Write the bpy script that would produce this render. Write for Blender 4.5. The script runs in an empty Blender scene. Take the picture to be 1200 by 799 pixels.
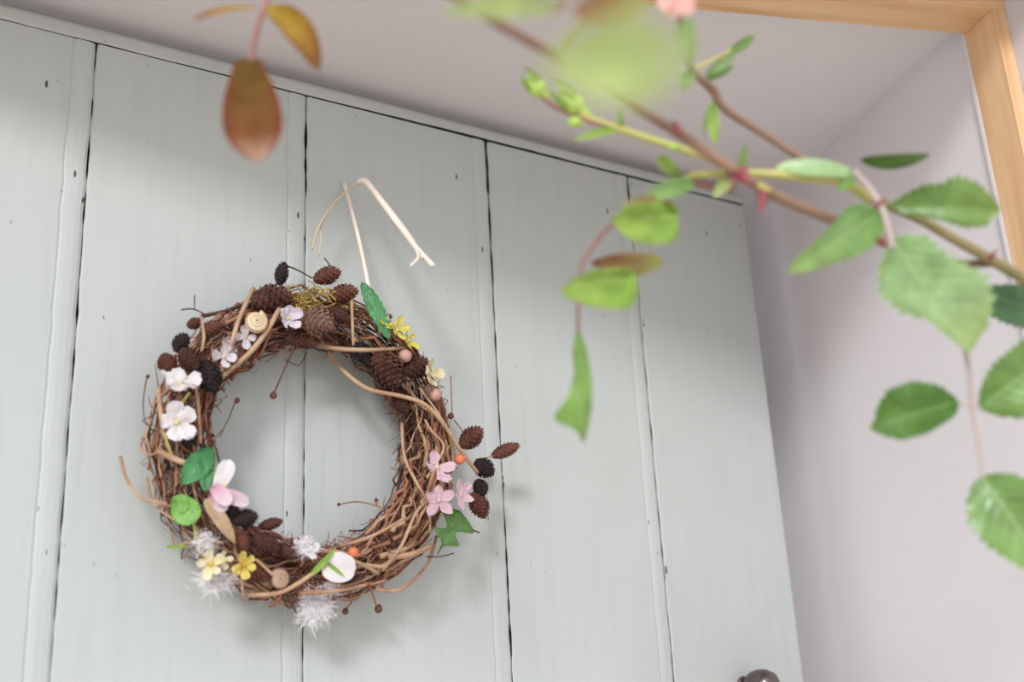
import bpy, math, random
from mathutils import Vector, Matrix, noise
random.seed(7)
scene = bpy.context.scene
col = scene.collection

# ------------------------------------------------------------------ camera
F = 1192.0                                     # focal length in pixels of the 1200x799 frame
CAMROT = ((0.9752585, -0.01266113, -0.22070465),
          (-0.21478683, -0.29055375, -0.93244042),
          (-0.05232081, 0.9567749, -0.28608446))   # rows: world axes in camera axes
CAM = Vector((0.0, 0.0, 1.58))
R3 = Matrix(CAMROT)
cd = bpy.data.cameras.new('camera')
cam = bpy.data.objects.new('camera', cd)
col.objects.link(cam)
cam.matrix_world = Matrix.Translation(CAM) @ R3.to_4x4()
cd.sensor_width = 36.0
cd.lens = F / 1200.0 * 36.0
cd.clip_start = 0.01
cd.dof.use_dof = True
cd.dof.focus_distance = 0.72
cd.dof.aperture_fstop = 4.2
scene.camera = cam

# ------------------------------------------------------------------ light
world = bpy.data.worlds.new('world')
scene.world = world
world.use_nodes = True
bgn = world.node_tree.nodes['Background']
bgn.inputs[0].default_value = (0.92, 0.96, 1.03, 1)
bgn.inputs[1].default_value = 1.05
sd = bpy.data.lights.new('hazy_sun', 'SUN')
sun = bpy.data.objects.new('hazy_sun', sd)
col.objects.link(sun)
SUN_AZ, SUN_EL = math.radians(22), math.radians(27)
sdir = Vector((math.sin(SUN_AZ) * math.cos(SUN_EL), math.cos(SUN_AZ) * math.cos(SUN_EL), -math.sin(SUN_EL)))
sun.rotation_euler = sdir.to_track_quat('-Z', 'Y').to_euler()
sd.energy = 1.6
sd.angle = math.radians(11.5)
sd.color = (0.985, 0.995, 1.02)
vs = scene.view_settings
vs.view_transform = 'Standard'
vs.look = 'None'
vs.gamma = 1
vs.use_curve_mapping = False
vs.exposure = 0.3

# ------------------------------------------------------------------ helpers
TOPZ = 2.0
HINGE = Vector((-0.3439, 0.5708, TOPZ))
DU = Vector((0.939315, 0.343056, 0.0)).normalized()     # along the door
UP = Vector((0, 0, 1))
DN = Vector((DU.y, -DU.x, 0.0))                         # out of the door, to the garden
DOORW = 0.8445


def ray(px, py):
    return R3 @ Vector(((px - 600) / F, -(py - 399.5) / F, -1.0))


def at(px, py, d):
    return CAM + ray(px, py) * d


def on_door(px, py, w=0.0):
    r = ray(px, py)
    t = (HINGE + DN * w - CAM).dot(DN) / r.dot(DN)
    return CAM + r * t


def depth_of(p):
    return -(R3.transposed() @ (p - CAM)).z


def duv(u, v, w):
    return HINGE + DU * u + UP * v + DN * w


ORIG = {}


def tag(o, label=None, cat=None, group=None, kind=None):
    if label: o['label'] = label
    if cat: o['category'] = cat
    if group: o['group'] = group
    if kind: o['kind'] = kind
    return o


def empty(name, loc):
    o = bpy.data.objects.new(name, None)
    col.objects.link(o)
    o.location = loc
    o.empty_display_size = 0.02
    ORIG[o.name] = Vector(loc)
    return o


def mesh_obj(name, verts, faces, mat, parent=None, smooth=True, attr=None, midx=None):
    n = len(verts)
    c = Vector((0, 0, 0))
    for v in verts: c += v
    c /= n
    me = bpy.data.meshes.new(name)
    me.from_pydata([tuple(v - c) for v in verts], [], faces)
    mats = mat if isinstance(mat, (list, tuple)) else [mat]
    for m in mats: me.materials.append(m)
    if smooth:
        me.polygons.foreach_set('use_smooth', [True] * len(me.polygons))
    if midx:
        me.polygons.foreach_set('material_index', midx)
    if attr:
        a = me.attributes.new('shape', 'FLOAT_COLOR', 'POINT')
        flat = []
        for q in attr: flat += [q[0], q[1], q[2], 1.0]
        a.data.foreach_set('color', flat)
    me.update()
    o = bpy.data.objects.new(name, me)
    col.objects.link(o)
    if parent is not None:
        o.parent = parent
        o.location = c - ORIG[parent.name]
    else:
        o.location = c
    ORIG[o.name] = c
    return o


def box_geo(x0, x1, y0, y1, z0, z1, V, Fc):
    b = len(V)
    V += [Vector(p) for p in ((x0, y0, z0), (x1, y0, z0), (x1, y1, z0), (x0, y1, z0),
                              (x0, y0, z1), (x1, y0, z1), (x1, y1, z1), (x0, y1, z1))]
    Fc += [[b + i for i in q] for q in ((0, 3, 2, 1), (4, 5, 6, 7), (0, 1, 5, 4), (1, 2, 6, 5), (2, 3, 7, 6), (3, 0, 4, 7))]


def boxes(name, lst, mat, parent=None, bevel=0.0):
    V, Fc = [], []
    for q in lst: box_geo(*q, V, Fc)
    o = mesh_obj(name, V, Fc, mat, parent, smooth=False)
    if bevel:
        m = o.modifiers.new('bevel', 'BEVEL')
        m.width = bevel
        m.segments = 2
    return o


def smooth_path(pts, n=6):
    """Catmull-Rom through points given as tuples of Vector and radius."""
    out = []
    P = [pts[0]] + list(pts) + [pts[-1]]
    for i in range(1, len(P) - 2):
        p0, p1, p2, p3 = P[i - 1], P[i], P[i + 1], P[i + 2]
        for k in range(n):
            t = k / n
            t2, t3 = t * t, t * t * t
            v = 0.5 * ((2 * p1[0]) + (p2[0] - p0[0]) * t + (2 * p0[0] - 5 * p1[0] + 4 * p2[0] - p3[0]) * t2
                       + (3 * p1[0] - p0[0] - 3 * p2[0] + p3[0]) * t3)
            out.append((v, p1[1] + (p2[1] - p1[1]) * t))
    out.append((pts[-1][0].copy(), pts[-1][1]))
    return out


def tube_geo(path, V, Fc, seg=6, cap=True):
    b = len(V)
    n = len(path)
    prev = None
    for i, (p, r) in enumerate(path):
        a = path[max(i - 1, 0)][0]
        c = path[min(i + 1, n - 1)][0]
        t = (c - a)
        if t.length < 1e-9: t = Vector((0, 0, 1))
        t.normalize()
        if prev is None:
            s = t.cross(Vector((0.31, 0.17, 0.93)))
            if s.length < 1e-3: s = t.cross(Vector((1, 0, 0)))
        else:
            s = prev - t * prev.dot(t)
        s.normalize()
        prev = s
        q = t.cross(s)
        for k in range(seg):
            an = 2 * math.pi * k / seg
            V.append(p + (s * math.cos(an) + q * math.sin(an)) * r)
    for i in range(n - 1):
        for k in range(seg):
            k2 = (k + 1) % seg
            Fc.append([b + i * seg + k, b + i * seg + k2, b + (i + 1) * seg + k2, b + (i + 1) * seg + k])
    if cap:
        Fc.append([b + k for k in range(seg)][::-1])
        Fc.append([b + (n - 1) * seg + k for k in range(seg)])


def tube(name, pts, mat, parent, seg=6, n=6):
    V, Fc = [], []
    tube_geo(smooth_path(pts, n), V, Fc, seg)
    return mesh_obj(name, V, Fc, mat, parent)


# ------------------------------------------------------------------ materials
def new_mat(name):
    m = bpy.data.materials.new(name)
    m.use_nodes = True
    nt = m.node_tree
    b = nt.nodes['Principled BSDF']
    return m, nt, b


def N(nt, kind, **kw):
    n = nt.nodes.new(kind)
    for k, v in kw.items():
        if k in n.inputs: n.inputs[k].default_value = v
        else: setattr(n, k, v)
    return n


def ramp(nt, stops):
    r = nt.nodes.new('ShaderNodeValToRGB')
    e = r.color_ramp.elements
    while len(e) < len(stops): e.new(0.5)
    for i, (p, c) in enumerate(stops):
        e[i].position = p
        e[i].color = (*c, 1)
    return r


def noise_mat(name, c1, c2, scale=30, rough=0.7, bump=0.2, dist=0.002, stretch=(1, 1, 1), detail=4, bscale=None, spec=0.3):
    m, nt, b = new_mat(name)
    tc = N(nt, 'ShaderNodeTexCoord')
    mp = N(nt, 'ShaderNodeMapping')
    mp.inputs['Scale'].default_value = stretch
    nt.links.new(tc.outputs['Object'], mp.inputs[0])
    nz = N(nt, 'ShaderNodeTexNoise', Scale=scale, Detail=detail)
    nt.links.new(mp.outputs[0], nz.inputs['Vector'])
    r = ramp(nt, [(0.32, c1), (0.68, c2)])
    nt.links.new(nz.outputs['Fac'], r.inputs[0])
    nt.links.new(r.outputs[0], b.inputs['Base Color'])
    b.inputs['Roughness'].default_value = rough
    b.inputs['Specular IOR Level'].default_value = spec
    if bump:
        nz2 = N(nt, 'ShaderNodeTexNoise', Scale=bscale or scale * 2, Detail=4)
        nt.links.new(mp.outputs[0], nz2.inputs['Vector'])
        bp = N(nt, 'ShaderNodeBump', Strength=bump, Distance=dist)
        nt.links.new(nz2.outputs['Fac'], bp.inputs['Height'])
        nt.links.new(bp.outputs[0], b.inputs['Normal'])
    return m


def leaf_mat(name, stops, rib=(0.5, 0.6, 0.3), transl=0.3, edge=None, rough=0.4, ribw=0.045, mottle=0.55, spec=0.5, vein=0.45):
    """colour runs from leaf base to tip; pale midrib, side veins, mottling"""
    m, nt, b = new_mat(name)
    at_ = N(nt, 'ShaderNodeAttribute', attribute_name='shape')
    sp = N(nt, 'ShaderNodeSeparateColor')
    nt.links.new(at_.outputs['Color'], sp.inputs[0])
    r = ramp(nt, stops)
    nt.links.new(sp.outputs[0], r.inputs[0])
    tc = N(nt, 'ShaderNodeTexCoord')
    nz = N(nt, 'ShaderNodeTexNoise', Scale=110.0, Detail=3.0)
    nt.links.new(tc.outputs['Object'], nz.inputs['Vector'])
    mx = N(nt, 'ShaderNodeMix', data_type='RGBA', blend_type='OVERLAY')
    mx.inputs[0].default_value = mottle
    nt.links.new(r.outputs[0], mx.inputs[6])
    nt.links.new(nz.outputs['Fac'], mx.inputs[7])
    last = mx.outputs[2]
    if edge:
        er = ramp(nt, [(0.62, (0, 0, 0)), (1.0, (1, 1, 1))])
        nt.links.new(sp.outputs[1], er.inputs[0])
        m2 = N(nt, 'ShaderNodeMix', data_type='RGBA')
        nt.links.new(er.outputs[0], m2.inputs[0])
        nt.links.new(last, m2.inputs[6])
        m2.inputs[7].default_value = (*edge, 1)
        last = m2.outputs[2]
    # midrib
    rr = ramp(nt, [(0.0, (1, 1, 1)), (ribw, (0, 0, 0))])
    nt.links.new(sp.outputs[1], rr.inputs[0])
    m3 = N(nt, 'ShaderNodeMix', data_type='RGBA')
    mm = N(nt, 'ShaderNodeMath', operation='MULTIPLY')
    mm.inputs[1].default_value = 0.6
    nt.links.new(rr.outputs[0], mm.inputs[0])
    nt.links.new(mm.outputs[0], m3.inputs[0])
    nt.links.new(last, m3.inputs[6])
    m3.inputs[7].default_value = (*rib, 1)
    # side veins as relief
    v1 = N(nt, 'ShaderNodeMath', operation='MULTIPLY_ADD')
    nt.links.new(sp.outputs[1], v1.inputs[0])
    v1.inputs[1].default_value = -2.2
    v0 = N(nt, 'ShaderNodeMath', operation='MULTIPLY')
    nt.links.new(sp.outputs[0], v0.inputs[0])
    v0.inputs[1].default_value = 9.0
    nt.links.new(v0.outputs[0], v1.inputs[2])
    fr = N(nt, 'ShaderNodeMath', operation='PINGPONG')
    nt.links.new(v1.outputs[0], fr.inputs[0])
    fr.inputs[1].default_value = 0.5
    bp = N(nt, 'ShaderNodeBump', Strength=vein, Distance=0.001)
    nt.links.new(fr.outputs[0], bp.inputs['Height'])
    nt.links.new(bp.outputs[0], b.inputs['Normal'])
    nt.links.new(m3.outputs[2], b.inputs['Base Color'])
    b.inputs['Roughness'].default_value = rough
    b.inputs['Specular IOR Level'].default_value = spec
    tr = N(nt, 'ShaderNodeBsdfTranslucent')
    nt.links.new(m3.outputs[2], tr.inputs['Color'])
    ms = N(nt, 'ShaderNodeMixShader')
    ms.inputs[0].default_value = transl
    nt.links.new(b.outputs[0], ms.inputs[1])
    nt.links.new(tr.outputs[0], ms.inputs[2])
    nt.links.new(ms.outputs[0], nt.nodes['Material Output'].inputs[0])
    return m


def paint_mat():
    m, nt, b = new_mat('grey_green_paint')
    tc = N(nt, 'ShaderNodeTexCoord')
    mp = N(nt, 'ShaderNodeMapping')
    mp.inputs['Scale'].default_value = (1, 1, 0.06)
    nt.links.new(tc.outputs['Object'], mp.inputs[0])
    nz = N(nt, 'ShaderNodeTexNoise', Scale=160.0, Detail=5.0)
    nt.links.new(mp.outputs[0], nz.inputs['Vector'])
    big = N(nt, 'ShaderNodeTexNoise', Scale=7.0, Detail=3.0)
    nt.links.new(tc.outputs['Object'], big.inputs['Vector'])
    r = ramp(nt, [(0.3, (0.485, 0.51, 0.49)), (0.7, (0.515, 0.537, 0.517))])
    nt.links.new(big.outputs['Fac'], r.inputs[0])
    r2 = ramp(nt, [(0.30, (0.96, 0.96, 0.955)), (0.5, (1, 1, 1))])
    nt.links.new(nz.outputs['Fac'], r2.inputs[0])
    mx = N(nt, 'ShaderNodeMix', data_type='RGBA', blend_type='MULTIPLY')
    mx.inputs[0].default_value = 1.0
    nt.links.new(r.outputs[0], mx.inputs[6])
    nt.links.new(r2.outputs[0], mx.inputs[7])
    # chipped paint: small specks, most of them beside the joints
    at_ = N(nt, 'ShaderNodeAttribute', attribute_name='shape')
    sp = N(nt, 'ShaderNodeSeparateColor')
    nt.links.new(at_.outputs['Color'], sp.inputs[0])
    mp2 = N(nt, 'ShaderNodeMapping')
    mp2.inputs['Scale'].default_value = (1, 1, 0.35)
    nt.links.new(tc.outputs['Object'], mp2.inputs[0])
    ch = N(nt, 'ShaderNodeTexNoise', Scale=190.0, Detail=2.0)
    nt.links.new(mp2.outputs[0], ch.inputs['Vector'])
    ad = N(nt, 'ShaderNodeMath', operation='MULTIPLY_ADD')
    nt.links.new(sp.outputs[0], ad.inputs[0])
    ad.inputs[1].default_value = 0.06
    nt.links.new(ch.outputs['Fac'], ad.inputs[2])
    cr = ramp(nt, [(0.775, (0, 0, 0)), (0.80, (1, 1, 1))])
    nt.links.new(ad.outputs[0], cr.inputs[0])
    m2 = N(nt, 'ShaderNodeMix', data_type='RGBA')
    nt.links.new(cr.outputs[0], m2.inputs[0])
    nt.links.new(mx.outputs[2], m2.inputs[6])
    m2.inputs[7].default_value = (0.075, 0.075, 0.065, 1)
    nt.links.new(m2.outputs[2], b.inputs['Base Color'])
    b.inputs['Roughness'].default_value = 0.5
    b.inputs['Specular IOR Level'].default_value = 0.25
    bp = N(nt, 'ShaderNodeBump', Strength=0.25, Distance=0.0008)
    nt.links.new(nz.outputs['Fac'], bp.inputs['Height'])
    nt.links.new(bp.outputs[0], b.inputs['Normal'])
    return m


def wood_mat(name, axis):
    m, nt, b = new_mat(name)
    tc = N(nt, 'ShaderNodeTexCoord')
    mp = N(nt, 'ShaderNodeMapping')
    s = [1, 1, 1]
    s[axis] = 0.07
    mp.inputs['Scale'].default_value = s
    nt.links.new(tc.outputs['Object'], mp.inputs[0])
    nz = N(nt, 'ShaderNodeTexNoise', Scale=70.0, Detail=6.0, Distortion=0.6)
    nt.links.new(mp.outputs[0], nz.inputs['Vector'])
    r = ramp(nt, [(0.28, (0.66, 0.36, 0.165)), (0.5, (0.79, 0.50, 0.265)), (0.75, (0.86, 0.60, 0.36))])
    nt.links.new(nz.outputs['Fac'], r.inputs[0])
    kn = N(nt, 'ShaderNodeTexVoronoi', Scale=9.0)
    nt.links.new(tc.outputs['Object'], kn.inputs['Vector'])
    kr = ramp(nt, [(0.02, (0.3, 0.2, 0.12)), (0.06, (1, 1, 1))])
    nt.links.new(kn.outputs['Distance'], kr.inputs[0])
    mx = N(nt, 'ShaderNodeMix', data_type='RGBA', blend_type='MULTIPLY')
    mx.inputs[0].default_value = 1.0
    nt.links.new(r.outputs[0], mx.inputs[6])
    nt.links.new(kr.outputs[0], mx.inputs[7])
    nt.links.new(mx.outputs[2], b.inputs['Base Color'])
    b.inputs['Roughness'].default_value = 0.45
    bp = N(nt, 'ShaderNodeBump', Strength=0.15, Distance=0.001)
    nt.links.new(nz.outputs['Fac'], bp.inputs['Height'])
    nt.links.new(bp.outputs[0], b.inputs['Normal'])
    return m


LILAC = (0.71, 0.64, 0.67)
M = {}
M['paint'] = paint_mat()
M['crack'] = noise_mat('bare_dark_wood', (0.03, 0.03, 0.025), (0.07, 0.065, 0.05), 60, 0.9)
M['lilac'] = noise_mat('lilac_plaster', (0.775, 0.725, 0.735), (0.795, 0.745, 0.755), 6, 0.75, 0.05, 0.002, bscale=90)
M['outer'] = noise_mat('pale_render', (0.66, 0.61, 0.63), (0.70, 0.66, 0.67), 8, 0.85, 0.2, 0.003, bscale=120)
M['floor'] = noise_mat('stone_floor', (0.52, 0.47, 0.42), (0.60, 0.55, 0.50), 5, 0.6)
M['ground'] = noise_mat('pale_gravel', (0.56, 0.50, 0.42), (0.66, 0.60, 0.52), 40, 0.9, 0.4, 0.01)
M['wood_x'] = wood_mat('pine_lintel', 0)
M['wood_z'] = wood_mat('pine_jamb', 2)
M['tw_red'] = noise_mat('red_brown_twig', (0.21, 0.078, 0.044), (0.41, 0.175, 0.10), 90, 0.7, 0.4, 0.0008)
M['tw_mid'] = noise_mat('brown_twig', (0.30, 0.155, 0.09), (0.52, 0.31, 0.20), 90, 0.7, 0.4, 0.0008)
M['tw_dark'] = noise_mat('dark_twig', (0.05, 0.024, 0.018), (0.15, 0.068, 0.045), 90, 0.8, 0.4, 0.0008)
M['tw_tan'] = noise_mat('tan_stalk', (0.34, 0.19, 0.11), (0.55, 0.37, 0.23), 60, 0.6, 0.3, 0.0008)
M['cone'] = noise_mat('alder_cone_brown', (0.045, 0.018, 0.013), (0.13, 0.05, 0.034), 140, 0.65, 0.5, 0.001)
M['cone_b'] = noise_mat('red_brown_cone', (0.08, 0.026, 0.018), (0.19, 0.07, 0.045), 140, 0.65, 0.5, 0.001)
M['cone_k'] = noise_mat('black_cone', (0.016, 0.011, 0.012), (0.05, 0.03, 0.03), 140, 0.65, 0.5, 0.001)
M['cone_g'] = noise_mat('weathered_cone', (0.17, 0.085, 0.06), (0.30, 0.17, 0.13), 90, 0.8, 0.5, 0.001)
M['raffia'] = noise_mat('pale_raffia', (0.80, 0.66, 0.55), (0.90, 0.80, 0.70), 50, 0.6, 0.2, 0.0006)
M['raffia_d'] = noise_mat('old_raffia', (0.50, 0.38, 0.25), (0.62, 0.50, 0.36), 50, 0.6, 0.2, 0.0006)
M['moss'] = noise_mat('yellow_moss', (0.30, 0.19, 0.04), (0.52, 0.37, 0.10), 120, 0.8, 0.2, 0.0006)
M['shell'] = noise_mat('cream_snail_shell', (0.60, 0.42, 0.24), (0.80, 0.66, 0.46), 60, 0.35, 0.1, 0.0005)
M['shell_b'] = noise_mat('brown_snail_shell', (0.32, 0.20, 0.13), (0.50, 0.35, 0.25), 60, 0.4, 0.1, 0.0005)
M['seam'] = noise_mat('shell_seam_brown', (0.18, 0.08, 0.04), (0.26, 0.13, 0.07), 60, 0.5)
M['down'] = noise_mat('white_down', (0.82, 0.78, 0.79), (0.92, 0.89, 0.90), 50, 0.8, 0)
M['berry_r'] = noise_mat('orange_red_berry', (0.55, 0.10, 0.04), (0.72, 0.22, 0.10), 60, 0.35, 0)
M['berry_p'] = noise_mat('dusky_pink_berry', (0.42, 0.20, 0.16), (0.56, 0.32, 0.26), 60, 0.45, 0)
M['stem'] = noise_mat('red_brown_rose_stem', (0.21, 0.12, 0.08), (0.33, 0.20, 0.135), 50, 0.5, 0.2, 0.001)
M['stem_g'] = noise_mat('yellow_green_rose_stem', (0.42, 0.42, 0.10), (0.56, 0.50, 0.20), 50, 0.5, 0.2, 0.001)
M['stem_o'] = noise_mat('olive_rose_stem', (0.20, 0.18, 0.07), (0.36, 0.26, 0.13), 50, 0.5, 0.2, 0.001)
M['stem_p'] = noise_mat('pink_leaf_stalk', (0.28, 0.115, 0.10), (0.36, 0.17, 0.15), 50, 0.5, 0)
M['stem_gr'] = noise_mat('grey_pink_leaf_stalk', (0.46, 0.36, 0.33), (0.56, 0.45, 0.40), 50, 0.5, 0)
M['thorn'] = noise_mat('crimson_thorn', (0.24, 0.05, 0.06), (0.34, 0.09, 0.10), 50, 0.45, 0)
M['bud'] = noise_mat('lime_rose_bud', (0.30, 0.46, 0.06), (0.46, 0.60, 0.14), 90, 0.45, 0.2, 0.0008)
M['metal'] = noise_mat('aged_metal_knob', (0.13, 0.10, 0.10), (0.22, 0.18, 0.175), 30, 0.25, 0)
M['metal'].node_tree.nodes['Principled BSDF'].inputs['Metallic'].default_value = 0.9
# leaves and petals
M['lf_green'] = leaf_mat('fresh_rose_leaf', [(0, (0.13, 0.255, 0.045)), (0.6, (0.18, 0.31, 0.075)), (1, (0.22, 0.34, 0.065))], transl=.2, rough=.33, spec=.7)
M['lf_pale'] = leaf_mat('pale_rose_leaf', [(0, (0.24, 0.40, 0.135)), (0.6, (0.32, 0.47, 0.20)), (1, (0.36, 0.50, 0.17))], transl=.2, rough=.33, spec=.7)
M['lf_dark'] = leaf_mat('dark_rose_leaf', [(0, (0.055, 0.13, 0.016)), (0.6, (0.075, 0.165, 0.022)), (1, (0.10, 0.185, 0.028))], transl=.12, rough=.5, spec=.35, rib=(0.3, 0.42, 0.15), edge=(0.08, 0.17, 0.03))
M['lf_deep'] = leaf_mat('blue_green_rose_leaf', [(0, (0.08, 0.18, 0.08)), (1, (0.10, 0.23, 0.09))], transl=.15, rough=.3, rib=(0.3, 0.42, 0.2))
M['lf_lime'] = leaf_mat('lime_rose_leaf', [(0, (0.23, 0.39, 0.05)), (1, (0.33, 0.48, 0.08))], transl=0.32)
M['lf_olive'] = leaf_mat('olive_rose_leaf', [(0, (0.15, 0.28, 0.035)), (0.6, (0.19, 0.33, 0.06)), (1, (0.15, 0.26, 0.05))], transl=0.3)
M['lf_red'] = leaf_mat('reddish_rose_leaf', [(0, (0.36, 0.14, 0.07)), (0.6, (0.32, 0.22, 0.08)), (1, (0.40, 0.44, 0.12))], transl=0.35)
M['lf_haze'] = leaf_mat('yellow_green_rose_leaf', [(0, (0.44, 0.48, 0.26)), (0.45, (0.42, 0.52, 0.17)), (1, (0.44, 0.53, 0.20))], transl=0.45)
M['lf_autumn'] = leaf_mat('amber_rose_leaf', [(0, (0.115, 0.07, 0.012)), (0.5, (0.14, 0.066, 0.016)), (0.78, (0.18, 0.066, 0.024)), (0.95, (0.44, 0.26, 0.17))],
                          rib=(0.14, 0.09, 0.02), edge=(0.16, 0.036, 0.018), transl=0.12, rough=.75, spec=.1)
M['lf_gold'] = leaf_mat('gold_rose_leaf', [(0, (0.42, 0.29, 0.03)), (0.5, (0.38, 0.22, 0.03)), (0.85, (0.27, 0.11, 0.03)), (1, (0.24, 0.14, 0.06))], rib=(0.4, 0.26, 0.06), edge=(0.22, 0.085, 0.02), transl=0.25, rough=.6, spec=.2)
M['lf_wreath'] = leaf_mat('wreath_green_leaf', [(0, (0.07, 0.27, 0.09)), (1, (0.11, 0.35, 0.13))], rib=(0.2, 0.45, 0.2))
M['lf_wlime'] = leaf_mat('wreath_bright_leaf', [(0, (0.18, 0.44, 0.07)), (1, (0.26, 0.50, 0.11))], rib=(0.4, 0.6, 0.2))
M['lf_ivy'] = leaf_mat('wreath_ivy_leaf', [(0, (0.10, 0.22, 0.05)), (1, (0.13, 0.28, 0.08))], rib=(0.25, 0.38, 0.12))
M['lf_dry'] = leaf_mat('dry_leaf', [(0, (0.62, 0.46, 0.28)), (1, (0.50, 0.32, 0.17))], rib=(0.4, 0.25, 0.14))
M['pt_white'] = leaf_mat('white_petal', [(0, (0.84, 0.78, 0.72)), (0.4, (0.88, 0.83, 0.83)), (1, (0.89, 0.83, 0.85))], rib=(0.86, 0.8, 0.78), mottle=0.05, rough=0.6, spec=0.2, vein=0.1)
M['pt_lilac'] = leaf_mat('lilac_petal', [(0, (0.78, 0.70, 0.74)), (1, (0.84, 0.77, 0.84))], rib=(0.8, 0.74, 0.78), mottle=0.05, rough=0.6, spec=0.2, vein=0.1)
M['pt_pink'] = leaf_mat('pink_petal', [(0, (0.82, 0.62, 0.66)), (0.5, (0.80, 0.54, 0.62)), (1, (0.84, 0.62, 0.70))], rib=(0.8, 0.56, 0.62), mottle=0.1, rough=0.6, spec=0.2, vein=0.1)
M['pt_mag'] = leaf_mat('magnolia_petal', [(0, (0.56, 0.25, 0.34)), (0.45, (0.74, 0.48, 0.56)), (1, (0.86, 0.74, 0.78))], rib=(0.7, 0.45, 0.52), mottle=0.1, rough=0.6, spec=0.2, vein=0.1)
M['pt_yel'] = leaf_mat('yellow_petal', [(0, (0.76, 0.55, 0.09)), (1, (0.86, 0.70, 0.22))], rib=(0.8, 0.6, 0.15), mottle=0.1, rough=0.6, spec=0.2, vein=0.1)
M['pt_cream'] = leaf_mat('cream_petal', [(0, (0.82, 0.70, 0.36)), (1, (0.88, 0.82, 0.60))], rib=(0.84, 0.76, 0.5), mottle=0.1, rough=0.6, spec=0.2, vein=0.1)
M['pt_ylw_g'] = leaf_mat('acid_yellow_petal', [(0, (0.72, 0.60, 0.08)), (1, (0.86, 0.76, 0.18))], rib=(0.7, 0.6, 0.1), mottle=0.1, rough=0.6, spec=0.2, vein=0.1)
M['pt_rose'] = leaf_mat('salmon_rose_petal', [(0, (0.82, 0.40, 0.34)), (1, (0.86, 0.52, 0.46))], rib=(0.82, 0.45, 0.4), mottle=0.1, rough=0.6, spec=0.2, vein=0.1)

# ------------------------------------------------------------------ the place: recess, frame, outer wall
XR, YB, YF = 0.4955, 0.5708, 0.5386          # right jamb face, back and front of the frame
XL = -0.3439
CEIL = 2.012
tag(boxes('ground', [(-9, 9, -14, 0.50, -0.06, 0.0)], M['ground']), 'pale gravel ground outside the doorway', kind='structure')
tag(boxes('floor', [(-1.3, XR + 0.15, 0.50, 2.5, -0.06, 0.0)], M['floor']), 'stone floor inside the doorway', kind='structure')
tag(boxes('ceiling', [(-1.3, XR + 0.15, YB, 2.5, CEIL, CEIL + 0.1)], M['lilac']), 'pale lilac ceiling above the open door', kind='structure')
tag(boxes('wall_right', [(XR + 0.003, XR + 0.15, YB, 2.4, 0, CEIL)], M['lilac']), 'pale lilac wall behind the free edge of the door', kind='structure')
tag(boxes('wall_back', [(-1.3, XR + 0.15, 2.4, 2.5, 0, CEIL)], M['lilac']), 'pale lilac back wall', kind='structure')
tag(boxes('wall_left', [(-1.3, -1.2, YB, 0.8, 0, CEIL), (-1.3, -1.2, 2.2, 2.4, 0, CEIL), (-1.3, -1.2, 0.8, 2.2, 0, 0.8), (-1.3, -1.2, 0.8, 2.2, 1.96, CEIL)], M['lilac']),
    'pale lilac left wall with an opening added to let light in', kind='structure')
win = empty('added_window_1', (-1.25, 1.5, 0.8))  # unseen window, added so sky light fills the space behind the door
tag(win, 'unseen side window added to light the room behind the door', kind='structure')
boxes('added_window_frame', [(-1.28, -1.22, 0.8, 0.85, 0.8, 1.96), (-1.28, -1.22, 2.15, 2.2, 0.8, 1.96), (-1.28, -1.22, 0.85, 2.15, 0.8, 0.85), (-1.28, -1.22, 0.85, 2.15, 1.91, 1.96)], M['wood_z'], win)
YW = 0.463
FWD = 0.0108
tag(boxes('wall_front', [(XR + FWD, 4.5, YW, YB, 0, 3.4), (-4.5, XL - FWD, YW, YB, 0, 3.4), (XL - FWD, XR + FWD, YW, YB, TOPZ + FWD, 3.4)], M['outer']),
    'pale rendered outer wall around the pine door frame', kind='structure')
fr = empty('trim_1', (XR, YF, 0))
tag(fr, 'bare pine door frame with lintel and right post', kind='structure')
boxes('lintel', [(XL - FWD, XR + FWD, YF, YB, TOPZ, TOPZ + FWD)], M['wood_x'], fr, 0.0007)
boxes('jamb', [(XR, XR + FWD, YF, YB, 0, TOPZ)], M['wood_z'], fr, 0.0007)
boxes('pale_edge', [(XR - 0.0004, XR + 0.003, YB, YB + 0.0028, 0, TOPZ)], M['lilac'], fr)  # thin pale strip along the back edge of the right jamb
boxes('jamb', [(XL - FWD, XL, YF, YB, 0, TOPZ)], M['wood_z'], fr, 0.0007)

# ------------------------------------------------------------------ plank door
door = empty('door_1', (HINGE.x, HINGE.y, 0.01))
tag(door, 'pale grey-green painted plank door with beaded joints standing ajar', kind='structure')
STRIP = 0.0105
JU = [0.004, 0.0775, 0.2323, 0.3836, 0.5437, 0.6966, DOORW]
DT = 0.026
zs = [-(STRIP + 0.0012)]
while zs[-1] > -0.62: zs.append(zs[-1] - 0.0045)
while zs[-1] > -1.98: zs.append(max(zs[-1] - 0.08, -1.985))
LEAN = [0, 0, 0, 0, 0, 0, 0]


def gap(j, z):
    if j == 0 or j == 6: return 0.0
    a = noise.noise(Vector((j * 7.3, z * 6.0, 1.7)))
    b = noise.noise(Vector((j * 3.1, z * 80.0, 4.2)))
    g = 0.0004 + 0.0013 * a + 0.0019 * b
    if z > -0.06: g += 0.0006
    return min(max(g, 0.00010), 0.0026)


def wander(j, z):
    if j == 0 or j == 6: return 0.0004 * noise.noise(Vector((j, z * 3, 0)))
    return 0.0006 * noise.noise(Vector((j * 5.7, z * 5.0, 9.0))) + 0.0004 * noise.noise(Vector((j * 2.7, z * 40.0, 3.0)))


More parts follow.
